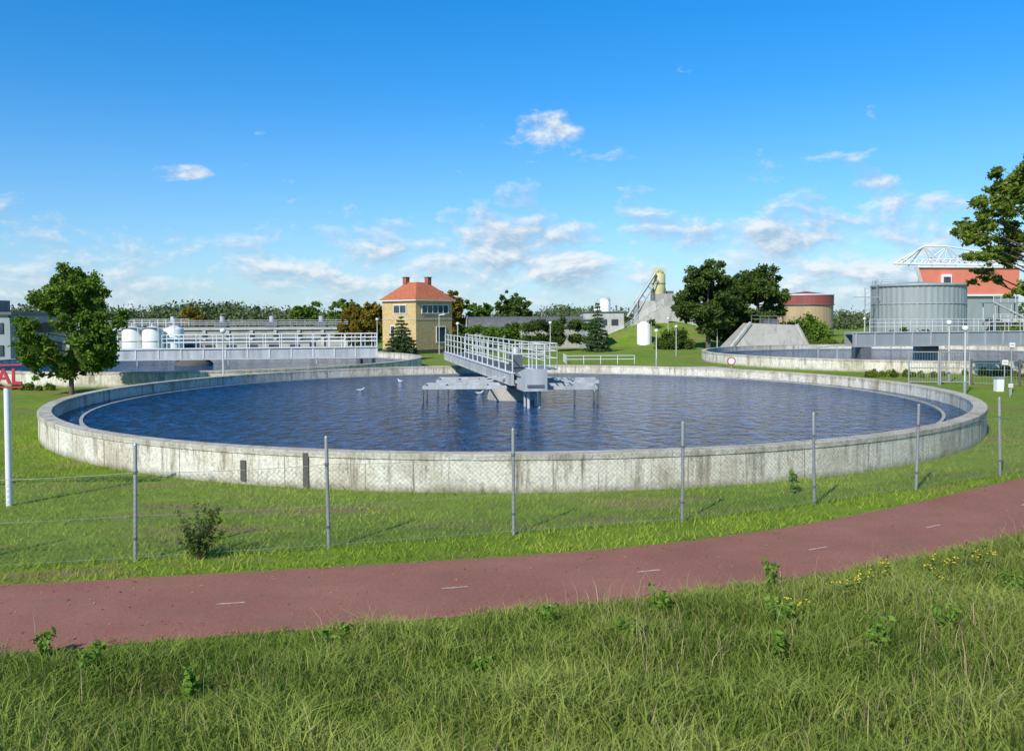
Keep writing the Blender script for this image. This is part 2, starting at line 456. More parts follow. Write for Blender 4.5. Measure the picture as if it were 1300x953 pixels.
tank = settling_tank(0, 34, 16.55, 'settling_tank')
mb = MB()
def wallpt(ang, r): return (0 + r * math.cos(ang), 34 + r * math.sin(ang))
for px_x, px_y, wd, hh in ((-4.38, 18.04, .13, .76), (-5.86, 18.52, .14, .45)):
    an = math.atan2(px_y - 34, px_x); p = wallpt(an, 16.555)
    mb.box((p[0], p[1], hh / 2 + (0.0 if hh > .6 else .08)), (0.05, wd, hh), M_concD, an)  # proud dark boxes stand in for wet recesses, their shade put into the colour
mb.build('slot_shade_boxes', tank)
mb = MB()
for k in range(36):
    an = 2 * math.pi * k / 36 + 0.05; p = wallpt(an, 16.552)
    mb.box((p[0], p[1], 0.33), (0.01, 0.014, 0.66), M_joint, an)
mb.build('expansion_joints', tank)

# main scraper bridge --------------------------------------------------------
br = group('scraper_bridge')
A = Vector((0.78, 30.0, 0)); B = Vector((-3.35, 50.6, 0)); d = (B - A).normalized(); s = Vector((d.y, -d.x, 0))
W = 0.60; zd = 1.58
def bp(t, side, z):
    p = A + d * t + s * side; return (p.x, p.y, z)
LL = (B - A).length
mb = MB()
for sd_ in (-W, W):
    mb.beam(bp(0.9, sd_, zd - 0.20), bp(LL, sd_, zd - 0.20), 0.10, 0.40, M_steel)
    mb.beam(bp(0.9, sd_, zd + 0.015), bp(LL, sd_, zd + 0.015), 0.20, 0.03, M_railp)
    mb.beam(bp(0.9, sd_, zd - 0.416), bp(LL, sd_, zd - 0.416), 0.20, 0.03, M_steel)
t = 1.0
while t < LL:
    mb.beam(bp(t, -W + .06, zd - 0.3), bp(t, W - .06, zd - 0.3), 0.07, 0.12, M_steel)
    for sd_ in (-W, W): mb.beam(bp(t - .02, sd_ * 1.1, zd - 0.20), bp(t + .02, sd_ * 1.1, zd - 0.20), 0.07, 0.38, M_galv)
    t += 1.25
mb.build('girders', br)
mb = MB()
mb.beam(bp(0.3, 0, zd - 0.04), bp(LL, 0, zd - 0.04), 2 * W - 0.22, 0.04, M_galv)
for k in range(80):
    t = 0.5 + k * 0.25
    if t < LL: mb.beam(bp(t, -W + .12, zd - 0.01), bp(t, W - .12, zd - 0.01), 0.02, 0.02, M_steelD)
mb.build('walkway_deck', br)
mb = MB()
def prism(mb, t0, t1, w0, z0a, z1a, z0b, z1b, mat):
    vs = [bp(t0, -w0, z0a), bp(t0, w0, z0a), bp(t0, w0, z1a), bp(t0, -w0, z1a), bp(t1, -w0, z0b), bp(t1, w0, z0b), bp(t1, w0, z1b), bp(t1, -w0, z1b)]
    mb.add(vs, [(0, 1, 2, 3), (7, 6, 5, 4), (0, 4, 5, 1), (1, 5, 6, 2), (2, 6, 7, 3), (3, 7, 4, 0)], mat)
prism(mb, -0.2, 1.2, 0.42, 1.02, 1.80, 1.02, 1.55, M_steel)
prism(mb, 1.21, 2.6, 0.36, 1.10, 1.42, 1.20, 1.42, M_steel)
mb.beam(bp(-.22, -.3, 1.2), bp(-.22, .3, 1.2), .02, .1, M_steelD)
mb.build('end_housing', br)
mb = MB()
for sd_ in (-W, W):
    mb.rail(bp(0.9, sd_, zd), bp(LL, sd_, zd), 1.05, 1.3, M_railp, 0.028, 3)
mb.tube(bp(0.9, -W, zd + 1.05), bp(0.9, W, zd + 1.05), 0.025, M_railp); mb.tube(bp(0.9, -W, zd + .7), bp(0.9, W, zd + .7), 0.025, M_railp)
mb.rail(bp(3.0, W + 1.0, zd), bp(5.4, W + 1.0, zd), 1.0, 1.2, M_railp, 0.022, 3)
mb.rail(bp(3.0, W, zd), bp(3.0, W + 1.0, zd), 1.0, 1.0, M_railp, 0.022, 3)
mb.rail(bp(5.4, W, zd), bp(5.4, W + 1.0, zd), 1.0, 1.0, M_railp, 0.022, 3)
mb.build('handrails', br)
mb = MB()
mb.beam(bp(3.0, W + .57, zd), bp(5.4, W + .57, zd), .9, 0.05, M_galv)
p = bp(4.0, 0.15, 0); mb.box((p[0], p[1], 1.9), (0.45, 0.5, 0.5), M_steelD, 0.2); mb.lathe((p[0], p[1], 2.15), [(0, .3), (.14, .28), (.16, 0)], M_steel, n=14)
mb.build('drive_unit', br)
mb = MB()
mb.lathe((0, 34, 0), [(0, 0.92), (0.95, 0.92), (1.0, 0.87), (1.0, -0.1)], M_conc, n=32)
mb.lathe((0, 34, 0), [(0, 1.12), (0.5, 1.12), (0.5, 0.9)], M_steelD, n=24)
mb.build('centre_pier', br)
mb = MB()
for t in (0.4, 1.0):
    for sd_ in (-0.12, 0.28): mb.tube(bp(t, sd_, 0.1), bp(t, sd_, 1.05), 0.055, M_steel, n=10)
mb.build('support_legs', br)
mb = MB()
def arm(x0, x1, ys_, z):
    for y in ys_: mb.beam((x0, y, z), (x1, y, z), 0.07, 0.13, M_steel)
    k = int(abs(x1 - x0) / 0.75)
    for i in range(k + 1):
        x = x0 + (x1 - x0) * i / k; mb.beam((x, ys_[0] + .04, z - .004), (x, ys_[-1] - .04, z - .004), 0.045, 0.07, M_steel)
arm(-3.35, -0.2, (31.9, 33.4), 1.0); arm(-3.1, -0.6, (34.9, 36.6), 1.0)
arm(1.15, 3.15, (31.5, 32.9), 1.0); arm(0.9, 3.5, (34.4, 36.0), 1.0)
for x, y in ((-3.35, 31.9), (-2.4, 31.9), (-3.35, 33.4), (-3.1, 35.5), (3.15, 31.5), (3.15, 32.9), (3.5, 35), (2.3, 31.5)):
    mb.tube((x, y, 0.3), (x, y, 0.95), 0.035, M_steelD, n=6)
    mb.box((x, y, 0.52), (0.05, 0.28, 0.24), M_steelD)
for y in (31.9, 33.4): mb.beam((-1.7, y, 1.08), (-0.2, y, 1.4), .05, .05, M_steel)
mb.beam((2.6, 32.0, 1.08), (1.2, 32.0, 1.4), .05, .05, M_steel)
mb.build('skimmer_arms', br)

# gulls ----------------------------------------------------------------------
def gull(x, y, z, ang, sc=1.0, name='gull'):
    mb = MB()
    ca, sa = math.cos(ang), math.sin(ang)
    def P(l, w, h): return (x + (l * ca - w * sa) * sc, y + (l * sa + w * ca) * sc, z + h * sc)
    def loft(secs, mat):
        n = 10; vs = []
        for (l, hh, rw, rh) in secs:
            for i in range(n):
                a = 2 * math.pi * i / n; vs.append(P(l, rw * math.cos(a), hh + rh * math.sin(a)))
        fs = [(k * n + i, k * n + (i + 1) % n, (k + 1) * n + (i + 1) % n, (k + 1) * n + i) for k in range(len(secs) - 1) for i in range(n)]
        mb.add(vs, fs, mat, True)
    loft([(-.26, .09, .002, .002), (-.22, .085, .04, .015), (-.12, .06, .075, .05), (0, .05, .09, .075), (.1, .06, .075, .07), (.16, .10, .045, .05), (.18, .15, .032, .04), (.20, .18, .036, .036), (.235, .185, .025, .022), (.25, .18, .004, .004)], M_bird)
    loft([(.235, .18, .012, .01), (.29, .17, .002, .002)], M_beak)
    for sg in (-1, 1):
        vs = [P(.1, sg * .075, .09), P(0, sg * .097, .07), P(-.15, sg * .075, .085), P(-.32, sg * .02, .115), P(-.12, sg * .04, .125), P(.04, sg * .05, .125)]
        mb.add(vs, [(0, 1, 2, 3, 4, 5)], M_birdg)
    return mb.build(name)
for x, y, a in ((-6.8, 38.2, 0.4), (-5.7, 43.5, 2.6), (-1.4, 36.4, 0.2)):
    gull(x, y, 0.35, a, .75)

# ------------------------------------------------------------------ second tank (left)
t2 = settling_tank(-21.5, 60.5, 15.0, 'settling_tank')
b2 = group('scraper_bridge')
mb = MB()
P0 = Vector((-27.6, 59.0, 0)); P1 = Vector((-9.8, 61.8, 0)); dd = (P1 - P0).normalized(); ss = Vector((-dd.y, dd.x, 0))
for o in (0, 1.4):
    a = P0 + ss * o; b = P1 + ss * o
    mb.beam((a.x, a.y, 1.15), (b.x, b.y, 1.15), .14, .66, M_steel)
    mb.beam((a.x, a.y, 1.52), (b.x, b.y, 1.52), .3, .05, M_railp); mb.beam((a.x, a.y, .78), (b.x, b.y, .78), .26, .05, M_railp)
    for i in range(13):
        p = a.lerp(b, i / 12); mb.box((p.x, p.y, 1.15), (.1, .22, .64), M_railp, 0.16)
mb.beam((P0.x, P0.y + .7, 1.48), (P1.x, P1.y + .7, 1.48), 1.0, .04, M_galv)
mb.build('girders', b2)
mb = MB()
for o in (0, 1.4):
    a = P0.lerp(P1, .18) + ss * o; b = P1 + ss * o
    mb.rail((a.x, a.y, 1.55), (b.x, b.y, 1.55), 0.95, 1.1, M_white, 0.028, 3)
for i in range(4):
    a = P0.lerp(P1, .86 + i * .04); mb.rail((a.x, a.y + .1, 1.55), (a.x, a.y + 1.5, 1.55), .95, 1.4, M_white, .025, 2)
mb.build('handrails', b2)
mb = MB()
mb.lathe((-22.5, 60.3, 0), [(0, .75), (1.0, .75), (1.3, .5), (1.3, -.1)], M_concD, n=24)
mb.box((-10.6, 61.9, .5), (1.1, 1.8, .5), M_steelD); mb.tube((-10.9, 60.9, .3), (-10.9, 60.9, .75), .16, M_steelD, n=12)
for i in range(3): mb.tube((-26 + i * 6, 59.2 + i * .95, 0.2), (-26 + i * 6, 59.2 + i * .95, .8), .05, M_steel)
mb.build('supports', b2)

# ------------------------------------------------------------------ third tank (right)
t3 = settling_tank(32, 68, 16.5, 'settling_tank')
b3 = group('scraper_bridge')
mb = MB()
for o in (0, 1.5):
    mb.beam((25.0, 62.6 + o, 1.85), (46.5, 66.4 + o, 1.85), .14, .95, M_clad)
    mb.beam((25.0, 62.6 + o, 2.36), (46.5, 66.4 + o, 2.36), .3, .05, M_steel)
    mb.beam((25.0, 62.6 + o, 1.34), (46.5, 66.4 + o, 1.34), .3, .05, M_steel)
for i in range(15): mb.box((25.2 + i * 1.5, 62.62 + i * .265, 1.85), (.09, .24, .93), M_steel, .175)
mb.beam((25.0, 63.35, 2.3), (46.5, 67.15, 2.3), 1.1, .04, M_galv)
mb.build('girders', b3)
mb = MB()
for o in (0, 1.5): mb.rail((27.0, 62.95 + o, 2.37), (46.5, 66.4 + o, 2.37), .95, 1.3, M_railp, .022, 3)
mb.build('handrails', b3)
mb = MB()
mb.lathe((32, 66, 0), [(0, 1.3), (.9, 1.3), (.9, -.1)], M_conc, n=24)
mb.box((26, 63.5, .85), (.8, 1.7, .9), M_steelD)
mb.beam((22.2, 62.9, 1.25), (25.0, 63.4, 1.45), .08, .1, M_steel)
for x in (22.6, 24): mb.tube((x, 63, .2), (x, 63, 1.3), .04, M_steel)
mb.build('supports', b3)

# ------------------------------------------------------------------ chain link fence
posts = [(-14.5, 11.0), (-11.45, 11.5), (-8.55, 12.02), (-5.63, 12.63), (-2.88, 13.27), (0.01, 14.09), (2.97, 14.9), (5.75, 16.2), (8.35, 17.6), (10.9, 19.0), (13.4, 20.5), (15.9, 22.2)]
fence = group('chain_link_fence')
mb = MB()
lean = {3: (.03, 0), 4: (-.03, .02), 6: (0.015, 0), 8: (.05, .0), 7: (-.02, 0), 9: (-.04, 0)}
for i, (x, y) in enumerate(posts):
    lx, ly = lean.get(i, (0, 0))
    mb.tube((x, y, -.1), (x + lx, y + ly, 1.74), .028, M_galv, n=12)
    mb.tube((x + lx, y + ly, 1.74), (x + lx, y + ly, 1.775), .032, M_galv, r1=.012, n=12)
    for z in (.35, 1.33): mb.tube((x + lx * z / 1.75, y, z - .02), (x + lx * z / 1.75, y, z + .02), .036, M_steelD, n=12)
mb.build('posts', fence)
mb = MB(); Hh = 1.33; pitch = .085
for i in range(len(posts) - 1):
    a = Vector((*posts[i], 0)); b = Vector((*posts[i + 1], 0)); Ls = (b - a).length; u = (b - a) / Ls
    off = Vector((u.y, -u.x, 0)) * 0.03
    a = a + off; b = b + off
    sag = 0.03
    zt = lambda t: Hh - sag * 4 * (t / Ls) * (1 - t / Ls)
    for z0 in (1.0, 0.52, 0.04):
        pr = None
        for k in range(9):
            t = Ls * k / 8; p = a + u * t; p.z = zt(t) * z0 + (0.02 if z0 < .1 else 0)
            if pr is not None: mb.tube(pr, p, .0045 if z0 == 1.0 else .0022, M_galv, n=4, caps=False)
            pr = p.copy()
    n = int((Ls + Hh) / pitch)
    for k in range(n + 1):
        for sg in (1, -1):
            t0 = k * pitch - Hh if sg == 1 else k * pitch
            t1 = t0 + Hh if sg == 1 else t0 - Hh
            z0, z1 = 0.03, Hh - 0.02; lo, hi = 0.0, 1.0
            dt = t1 - t0
            for bound, s_ in ((0, 1), (Ls, -1)):
                f = (bound - t0) / dt
                if (dt > 0) == (s_ == 1): lo = max(lo, f)
                else: hi = min(hi, f)
            if hi - lo < 0.02: continue
            q = []
            for f in (lo, hi):
                t = t0 + dt * f; p = a + u * t; p.z = z0 + (z1 - z0) * f * (zt(t) / Hh); q.append(p)
            mb.tube(q[0], q[1], .0021, M_wire, n=3, caps=False)
mb.build('wire_mesh', fence)

# ------------------------------------------------------------------ lettered sign at left
sg = group('lettered_sign')
mb = MB(); mb.tube((-9.78, 16.5, -.1), (-9.78, 16.5, 2.3), .06, M_white, n=14)
mb.tube((-12.6, 16.5, -.1), (-12.6, 16.5, 2.3), .06, M_white, n=14)
mb.build('posts', sg)
mb = MB()
for z in (2.31, 2.74): mb.box((-11.1, 16.46, z), (3.3, .05, .025), M_red)
mb.build('frame', sg)
cu = bpy.data.curves.new('letters', 'FONT'); cu.body = 'CENTRAAL'; cu.size = .42; cu.align_x = 'RIGHT'; cu.extrude = .012; cu.offset = .008
cu.materials.append(M_red); to = link(bpy.data.objects.new('letters', cu), sg); to.location = (-9.46, 16.44, 2.375); to.rotation_euler = (R(90), 0, 0)

# ------------------------------------------------------------------ foliage generators
def leaves(name, C, Rr, n, size, mat, parent=None, seed=0, squash=1.0, shell=0.5, elong=1.6, cvar=.45):
    r = np.random.default_rng(seed)
    C = np.asarray(C, float); Rr = np.asarray(Rr, float)
    if Rr.ndim == 1: Rr = np.stack([Rr, Rr, Rr * squash], 1)
    p = (Rr[:, 0] * Rr[:, 2]); p = p / p.sum()
    idx = r.choice(len(C), n, p=p)
    dr = r.normal(size=(n, 3)); dr /= np.linalg.norm(dr, axis=1)[:, None]
    dist = shell + (1 - shell) * r.random(n) ** 0.7
    dist *= 1 + 0.25 * np.clip(r.normal(size=n), -1, 1.6)
    pos = C[idx] + dr * Rr[idx] * dist[:, None]
    pos[:, 2] = np.maximum(pos[:, 2], 0.03)
    a = r.normal(size=(n, 3)) + dr * 0.5; a /= np.linalg.norm(a, axis=1)[:, None]
    b = np.cross(a, r.normal(size=(n, 3))); b /= np.linalg.norm(b, axis=1)[:, None]
    sz = size * (0.6 + 0.8 * r.random(n))[:, None]
    V = np.stack([pos + a * sz * elong * .5, pos + b * sz * .5, pos - a * sz * elong * .5, pos - b * sz * .5], 1).reshape(-1, 3)
    F = np.arange(n * 4).reshape(n, 4)
    ct = r.random(len(C))
    t = np.clip(ct[idx] * cvar + r.random(n) * (1 - cvar), 0, 1)
    return np_mesh(name, V, F, mat, parent, np.repeat(t, 4))

def tree(x, y, H, rx, zc, rz, mat, seed, nleaf, leaf, nclump=22, trunk_r=.14, cr=(.22, .36), name='deciduous_tree', lean=0.0, z0=0.0, ry=None, top=0.75, sub=7, squash=.8):
    r = random.Random(seed); g = group(name)
    ry = ry or rx
    mb = MB()
    pts = [Vector((x, y, z0 - .1))]; k = 5
    for i in range(1, k + 1):
        f = i / k; pts.append(Vector((x + lean * f + r.uniform(-.08, .08) * H * .08, y + r.uniform(-.08, .08) * H * .08, z0 + H * .85 * f)))
    for i in range(k):
        mb.tube(pts[i], pts[i + 1], trunk_r * (1 - i / k * .85), mat=M_bark, r1=trunk_r * (1 - (i + 1) / k * .85), n=10, caps=False)
    C = []; Rr = []
    for i in range(nclump):
        while True:
            v = Vector((r.uniform(-1, 1), r.uniform(-1, 1), r.uniform(-1, 1)))
            if .15 < v.length < 1: break
        v = v.normalized() * (v.length ** .45) * .80
        tp = 1 - max(0, v.z) * (1 - top)
        c = Vector((x + lean * .8 + v.x * rx * tp, y + v.y * ry * tp, z0 + zc + v.z * rz))
        C.append(c); q = r.uniform(*cr) * min(rx, rz); Rr.append(q)
        fz = max(.18, min(.95, (c.z - z0 - .25 * rx) / (H * .85))); j = min(k - 1, int(fz * k)); base = pts[j].lerp(pts[j + 1], fz * k - j)
        base.z = min(base.z, c.z)
        mid = base.lerp(c, .5) + Vector((0, 0, -.05 * rx)); tr = trunk_r * .38 * (1 - fz * .5)
        mb.tube(base, mid, tr, M_bark, r1=tr * .6, n=6, caps=False); mb.tube(mid, c, tr * .6, M_bark, r1=tr * .2, n=5, caps=False)
        for q2 in range(3):
            e = c + Vector((r.uniform(-1, 1), r.uniform(-1, 1), r.uniform(-.5, 1))).normalized() * q * .9
            mb.tube(mid.lerp(c, .6), e, tr * .3, M_bark, r1=tr * .1, n=4, caps=False)
    mb.build('trunk_and_limbs', g)
    C2 = []; R2 = []
    for c, q in zip(C, Rr):
        for _ in range(sub):
            o = Vector((r.gauss(0, 1), r.gauss(0, 1), r.gauss(0, .7))).normalized() * q * r.uniform(.3, 1.15)
            C2.append(c + o); R2.append(q * r.uniform(.2, .5))
    leaves('foliage', [tuple(c) for c in C2], R2, nleaf, leaf, mat, g, seed, squash, .1)
    return g

def conifer(x, y, H, r0, mat, seed, n, leaf, name='spruce_tree', z0=0.0):
    g = group(name); r = random.Random(seed)
    mb = MB(); mb.tube((x, y, z0 - .1), (x, y, z0 + H * .97), .03 * H * .6, M_bark, r1=.01, n=8, caps=False)
    C = []; Rr = []
    nl = 13
    for i in range(nl):
        f = i / nl; z = z0 + H * (.06 + .9 * f); rad = r0 * (1 - f) ** .85 + .04
        m = max(4, int(11 * (1 - f)) + 2); ph = r.random() * 6
        for k in range(m):
            a = ph + 2 * math.pi * k / m + r.uniform(-.2, .2); rd = rad * r.uniform(.78, 1.12)
            e = (x + rd * math.cos(a), y + rd * math.sin(a), z - rd * .10 + r.uniform(-.05, .05) * H * .3)
            mb.tube((x, y, z + rd * .05), e, .012 * H * .5, M_bark, r1=.004, n=4, caps=False)
            for t in (.35, .6, .82, 1.0):
                C.append((x + (e[0] - x) * t, y + (e[1] - y) * t, z + rd * .05 + (e[2] - z - rd * .05) * t)); Rr.append(rad * .20 * (1.25 - t * .55) + .03)
    mb.build('trunk_and_branches', g)
    leaves('needles', C, Rr, n, leaf, mat, g, seed, .45, .1, 2.4)
    return g

def bush(x, y, rx, ry, h, mat, seed, n, leaf, name='bush', z0=0.0, flat=.45):
    r = random.Random(seed); C = []; Rr = []
    m = max(8, int(rx * ry * 3) + 8); m = min(m, 70)
    for i in range(m):
        a = r.random() * 6.283; q = math.sqrt(r.random()); X_ = x + rx * q * math.cos(a) * .85; Y_ = y + ry * q * math.sin(a) * .85
        hz_ = h * (1 - flat * q * q) * r.uniform(.55 + .3 * (flat < .3), 1.0); rad = min(rx, ry, h) * r.uniform(.2, .36)
        C.append((X_, Y_, z0 + max(rad * .5, hz_ - rad))); Rr.append(rad)
        C.append((X_, Y_, z0 + hz_ * .4)); Rr.append(rad)
    return leaves(name, C, Rr, n, leaf, mat, None, seed, 1.0, .1)

tree(-21.2, 41, 6.7, 2.65, 3.35, 3.05, M_leafL, 11, 46000, .105, 48, .13, (.20, .36), top=.45, sub=9)
tree(30.0, 44, 13.4, 7.4, 8.4, 5.2, M_leafR, 27, 50000, .13, 74, .30, (.10, .22), lean=-.8, sub=9, squash=.5)
tree(21.4, 93, 9.6, 3.7, 5.2, 4.5, M_leafD, 31, 36000, .19, 40, .3, (.26, .42), top=.6)
tree(27.9, 97, 9.9, 3.6, 5.6, 4.4, M_leafD, 37, 36000, .19, 40, .3, (.26, .42), top=.6)
tree(24.6, 99, 8.6, 2.6, 4.4, 3.9, M_leafD, 38, 18000, .2, 22, .3, (.3, .45))
tree(-18.0, 97, 5.4, 1.9, 2.9, 2.4, M_leafA, 41, 12000, .16, 20, .2, (.34, .5))
tree(-15.4, 95, 5.6, 2.1, 3.0, 2.6, M_leafA, 42, 14000, .16, 22, .2, (.34, .5))
tree(-7.2, 104, 7.4, 2.4, 4.3, 2.8, M_leafA, 43, 12000, .2, 20, .2, (.3, .45))
tree(-4.5, 108, 6.4, 2.0, 3.6, 2.7, M_leafL, 48, 9000, .2, 18, .2, (.3, .45))
tree(0, 135, 7.8, 3.1, 4.3, 3.3, M_leafD, 44, 14000, .24, 26, .2, (.3, .45))
tree(-29.5, 150, 7.3, 3.0, 4.0, 3.2, M_leafL, 45, 9000, .25, 20, .2, (.3, .45))
tree(-37, 155, 6.5, 3.2, 3.5, 3.0, M_leafL, 46, 9000, .25, 20, .2, (.3, .45))
tree(-56, 150, 5.5, 3.2, 3.0, 2.6, M_leafA, 47, 8000, .25, 20, .2, (.3, .45))
conifer(-9.6, 74, 4.1, 1.6, M_conif, 5, 18000, .09)
conifer(8.9, 89, 5.6, 1.3, M_conif, 6, 12000, .11)

bush(-2.4, 91, 3.6, 1.6, 3.0, M_leafL, 51, 15000, .13, 'hedge', flat=.15)
bush(2.6, 91, 3.8, 1.6, 3.6, M_leafD, 52, 17000, .14, 'hedge', flat=.15)
bush(6.4, 92.5, 3.0, 1.6, 3.7, M_leafD, 65, 14000, .14, 'hedge', flat=.15)
bush(-5.4, 84, 1.4, 1.2, 2.5, M_leafD, 53, 6000, .12)
bush(31.0, 88, 4.6, 1.4, 1.8, M_leafR, 54, 9000, .14, 'reed_bed')
bush(38.5, 92, 4.0, 1.6, 2.0, M_leafR, 55, 9000, .14, 'reed_bed')
bush(45, 96, 5.0, 2.0, 2.6, M_leafD, 56, 9000, .16)
bush(17.8, 94, 2.2, 2.0, 2.8, M_leafD, 57, 7000, .14)
bush(35.5, 104, 4.0, 2.5, 4.5, M_leafL, 58, 10000, .2)
bush(31.5, 50.8, 7.0, 1.2, .7, M_leafR, 59, 14000, .07, 'weeds')
bush(22.5, 49.8, 2.8, .8, .6, M_leafR, 60, 7000, .07, 'weeds')
bush(62, 101, 6.0, 2.0, 3.5, M_leafR, 61, 9000, .18)
bush(50, 74, 4.0, 3.0, 6.0, M_leafR, 62, 9000, .18)
bush(-25.5, 43.8, 2.6, .6, .55, M_leafL, 63, 5000, .06, 'weeds')
bush(-14.5, 46.2, 1.6, .4, .35, M_leafL, 64, 2500, .06, 'weeds')

# distant tree line
r = random.Random(3); C = []; Rr = []
for i in range(900):
    a = R(r.uniform(-50, 50)); dist = r.uniform(240, 350)
    base = 4.0 + 1.4 * math.sin(a * 23) * math.sin(a * 9 + 1) + (1.5 if math.degrees(a) < -10 else 0.0)
    h = max(2.5, base + r.uniform(-1.0, 1.2)) * dist / 260
    x, y = dist * math.sin(a), dist * math.cos(a)
    rad = r.uniform(1.8, 3.4)
    C.append((x, y, h - rad * .6)); Rr.append((rad * 1.3, rad, rad)); C.append((x + 1.5, y, max(1, h * .35))); Rr.append((rad * 1.6, rad, rad))
leaves('distant_tree_line', C, np.array(Rr), 140000, .68, M_far, None, 9, 1, .1, 1.2, .8)

# ------------------------------------------------------------------ tower house
th = group('brick_tower_house')
cx, cy, rot, S, Hw = -9.85, 89.0, R(45 + 4), 5.1, 5.45
def lc(u, v):
    return (cx + u * math.cos(rot) - v * math.sin(rot), cy + u * math.sin(rot) + v * math.cos(rot))
mb = MB(); mb.box((cx, cy, Hw / 2), (S, S, Hw), M_brick, rot)
mb.box((cx, cy, 3.45), (S + .06, S + .06, .08), M_concL, rot); mb.box((cx, cy, .2), (S + .1, S + .1, .4), M_concD, rot)
mb.build('walls', th)
mb = MB(); e = S / 2 + .28; rr_ = .75
vs = [(*lc(-e, -e), Hw), (*lc(e, -e), Hw), (*lc(e, e), Hw), (*lc(-e, e), Hw), (*lc(-rr_, -rr_), Hw + 1.85), (*lc(rr_, -rr_), Hw + 1.85), (*lc(rr_, rr_), Hw + 1.85), (*lc(-rr_, rr_), Hw + 1.85)]
mb.add(vs, [(0, 1, 5, 4), (1, 2, 6, 5), (2, 3, 7, 6), (3, 0, 4, 7), (4, 5, 6, 7)], M_rooft)
mb.box((cx, cy, Hw - .06), (2 * e, 2 * e, .10), M_white, rot)
mb.build('roof', th)
mb = MB()
for u, v in ((-.8, .8), (.8, -.8)):
    p = lc(u, v); mb.box((p[0], p[1], Hw + 1.7), (.5, .5, 1.3), M_brickr, rot); mb.box((p[0], p[1], Hw + 2.38), (.6, .6, .07), M_concD, rot)
mb.build('chimneys', th)
mb = MB()
def win(face, t, z, w_, h_):
    o = S / 2
    def at(k, off):
        return lc(t + k, -o - off) if face == 'R' else lc(-o - off, t + k)
    fr = rot if face == 'R' else rot + math.pi / 2
    p = at(0, .01); mb.box((p[0], p[1], z), (w_, .04, h_), M_glass, fr)
    p = at(0, .04)
    for zz in (z - h_ / 2, z + h_ / 2): mb.box((p[0], p[1], zz), (w_ + .12, .08, .07), M_white, fr)
    nm = max(2, int(w_ / .7) + 1)
    for i in range(nm):
        p = at(-w_ / 2 + w_ * i / (nm - 1), .043); mb.box((p[0], p[1], z), (.06, .07, h_ - .09), M_white, fr)
win('R', 0.1, 4.5, 3.7, .85); win('L', -.2, 4.5, 1.9, .85); win('R', .9, 1.9, 1.3, 1.6)
win('L', .9, 2.2, .6, 1.2); win('L', -1.0, 1.1, .9, 2.0)
mb.build('windows_and_door', th)

# vaulted building
vb = group('vaulted_roof_building')
mb = MB(); mb.box((1.6, 103, 1.25), (13.0, 6.0, 2.5), M_conc); mb.box((-2.5, 99.96, 1.1), (2.0, .1, 2.2), M_steelD)
mb.build('walls', vb)
mb = MB(); n = 14; vs = []
for i in range(n + 1):
    a = math.pi * i / n
    for x in (-5.4, 8.6): vs.append((x, 103 - 3.4 * math.cos(a), 2.52 + 1.2 * math.sin(a)))
mb.add(vs, [(2 * i, 2 * i + 1, 2 * i + 3, 2 * i + 2) for i in range(n)], M_darkroof, True)
mb.add([vs[2 * i] for i in range(n + 1)], [tuple(range(n + 1))], M_concL); mb.add([vs[2 * i + 1] for i in range(n + 1)], [tuple(range(n + 1))], M_concL)
for x in (-5.3, 8.5):
    for i in range(n):
        a0, a1 = math.pi * i / n, math.pi * (i + 1) / n
        mb.tube((x, 103 - 3.46 * math.cos(a0), 2.54 + 1.25 * math.sin(a0)), (x, 103 - 3.46 * math.cos(a1), 2.54 + 1.25 * math.sin(a1)), .09, M_galv, n=5)
mb.build('vault_roof', vb)
fb = group('flat_roof_building'); mb = MB(); mb.box((12.4, 118, 2.1), (5.5, 5, 4.2), M_concL); mb.box((12.4, 118, 4.28), (5.8, 5.3, .14), M_steelD)
for i in range(3): mb.box((10.9 + 1.5 * i, 115.46, 2.9), (.9, .1, .8), M_glass)
mb.build('walls_and_roof', fb)
fb = group('pump_house'); mb = MB(); mb.box((9.2, 101, 1.6), (2.8, 3, 3.2), M_clad); mb.box((9.2, 101, 3.28), (3.1, 3.3, .14), M_steelD); mb.box((9.5, 99.46, 1.2), (.9, .08, 2.1), M_white)
mb.build('walls_and_roof', fb)

wt = group('white_storage_tower'); mb = MB(); mb.lathe((23.5, 215, 0), [(0, 8.6), (1.0, 8.4), (1.3, 8.0), (1.3, 0)], M_white, n=20)
mb.lathe((21.3, 215, 0), [(0, 6.2), (.7, 6.0), (.7, 0)], M_white, n=16); mb.rail((22.4, 213.6, 7.9), (24.6, 213.6, 7.9), .7, .6, M_galv); mb.build('shell', wt)

# silo plant ---------------------------------------------------------------
sp_ = group('sludge_silo_plant')
mb = MB()
mb.box((22.3, 121, 3.4), (4.6, 5, 6.8), M_conc); mb.box((18.8, 121, 2.9), (2.35, 5, 5.8), M_concL); mb.box((23.4, 117.0, 2.8), (3.6, 2.9, 5.6), M_concL)
mb.box((24.3, 120, 7.05), (.3, 4, .5), M_steelD); mb.box((21.9, 120.5, 7.0), (1.5, 2, .4), M_steelD)
mb.rail((21.7, 115.7, 5.6), (25.1, 115.7, 5.6), .8, .8, M_galv, .03)
for i in range(3): mb.box((22.3 + i * 1.1, 115.52, 4.4), (.6, .1, .8), M_glass)
mb.build('concrete_block', sp_)
mb = MB()
for off in (0, 2.2):
    y = 109.5 + off
    vs = [(13.2, y, 0), (19.2, y, 0), (20.6, y, 5.0), (19.4, y, 5.0), (13.2, y, .9)]
    vs2 = [(a, b + .35, c) for a, b, c in vs]
    mb.add(vs + vs2, [(0, 1, 2, 3, 4), (9, 8, 7, 6, 5), (0, 5, 6, 1), (1, 6, 7, 2), (2, 7, 8, 3), (3, 8, 9, 4), (4, 9, 5, 0)], M_concL)
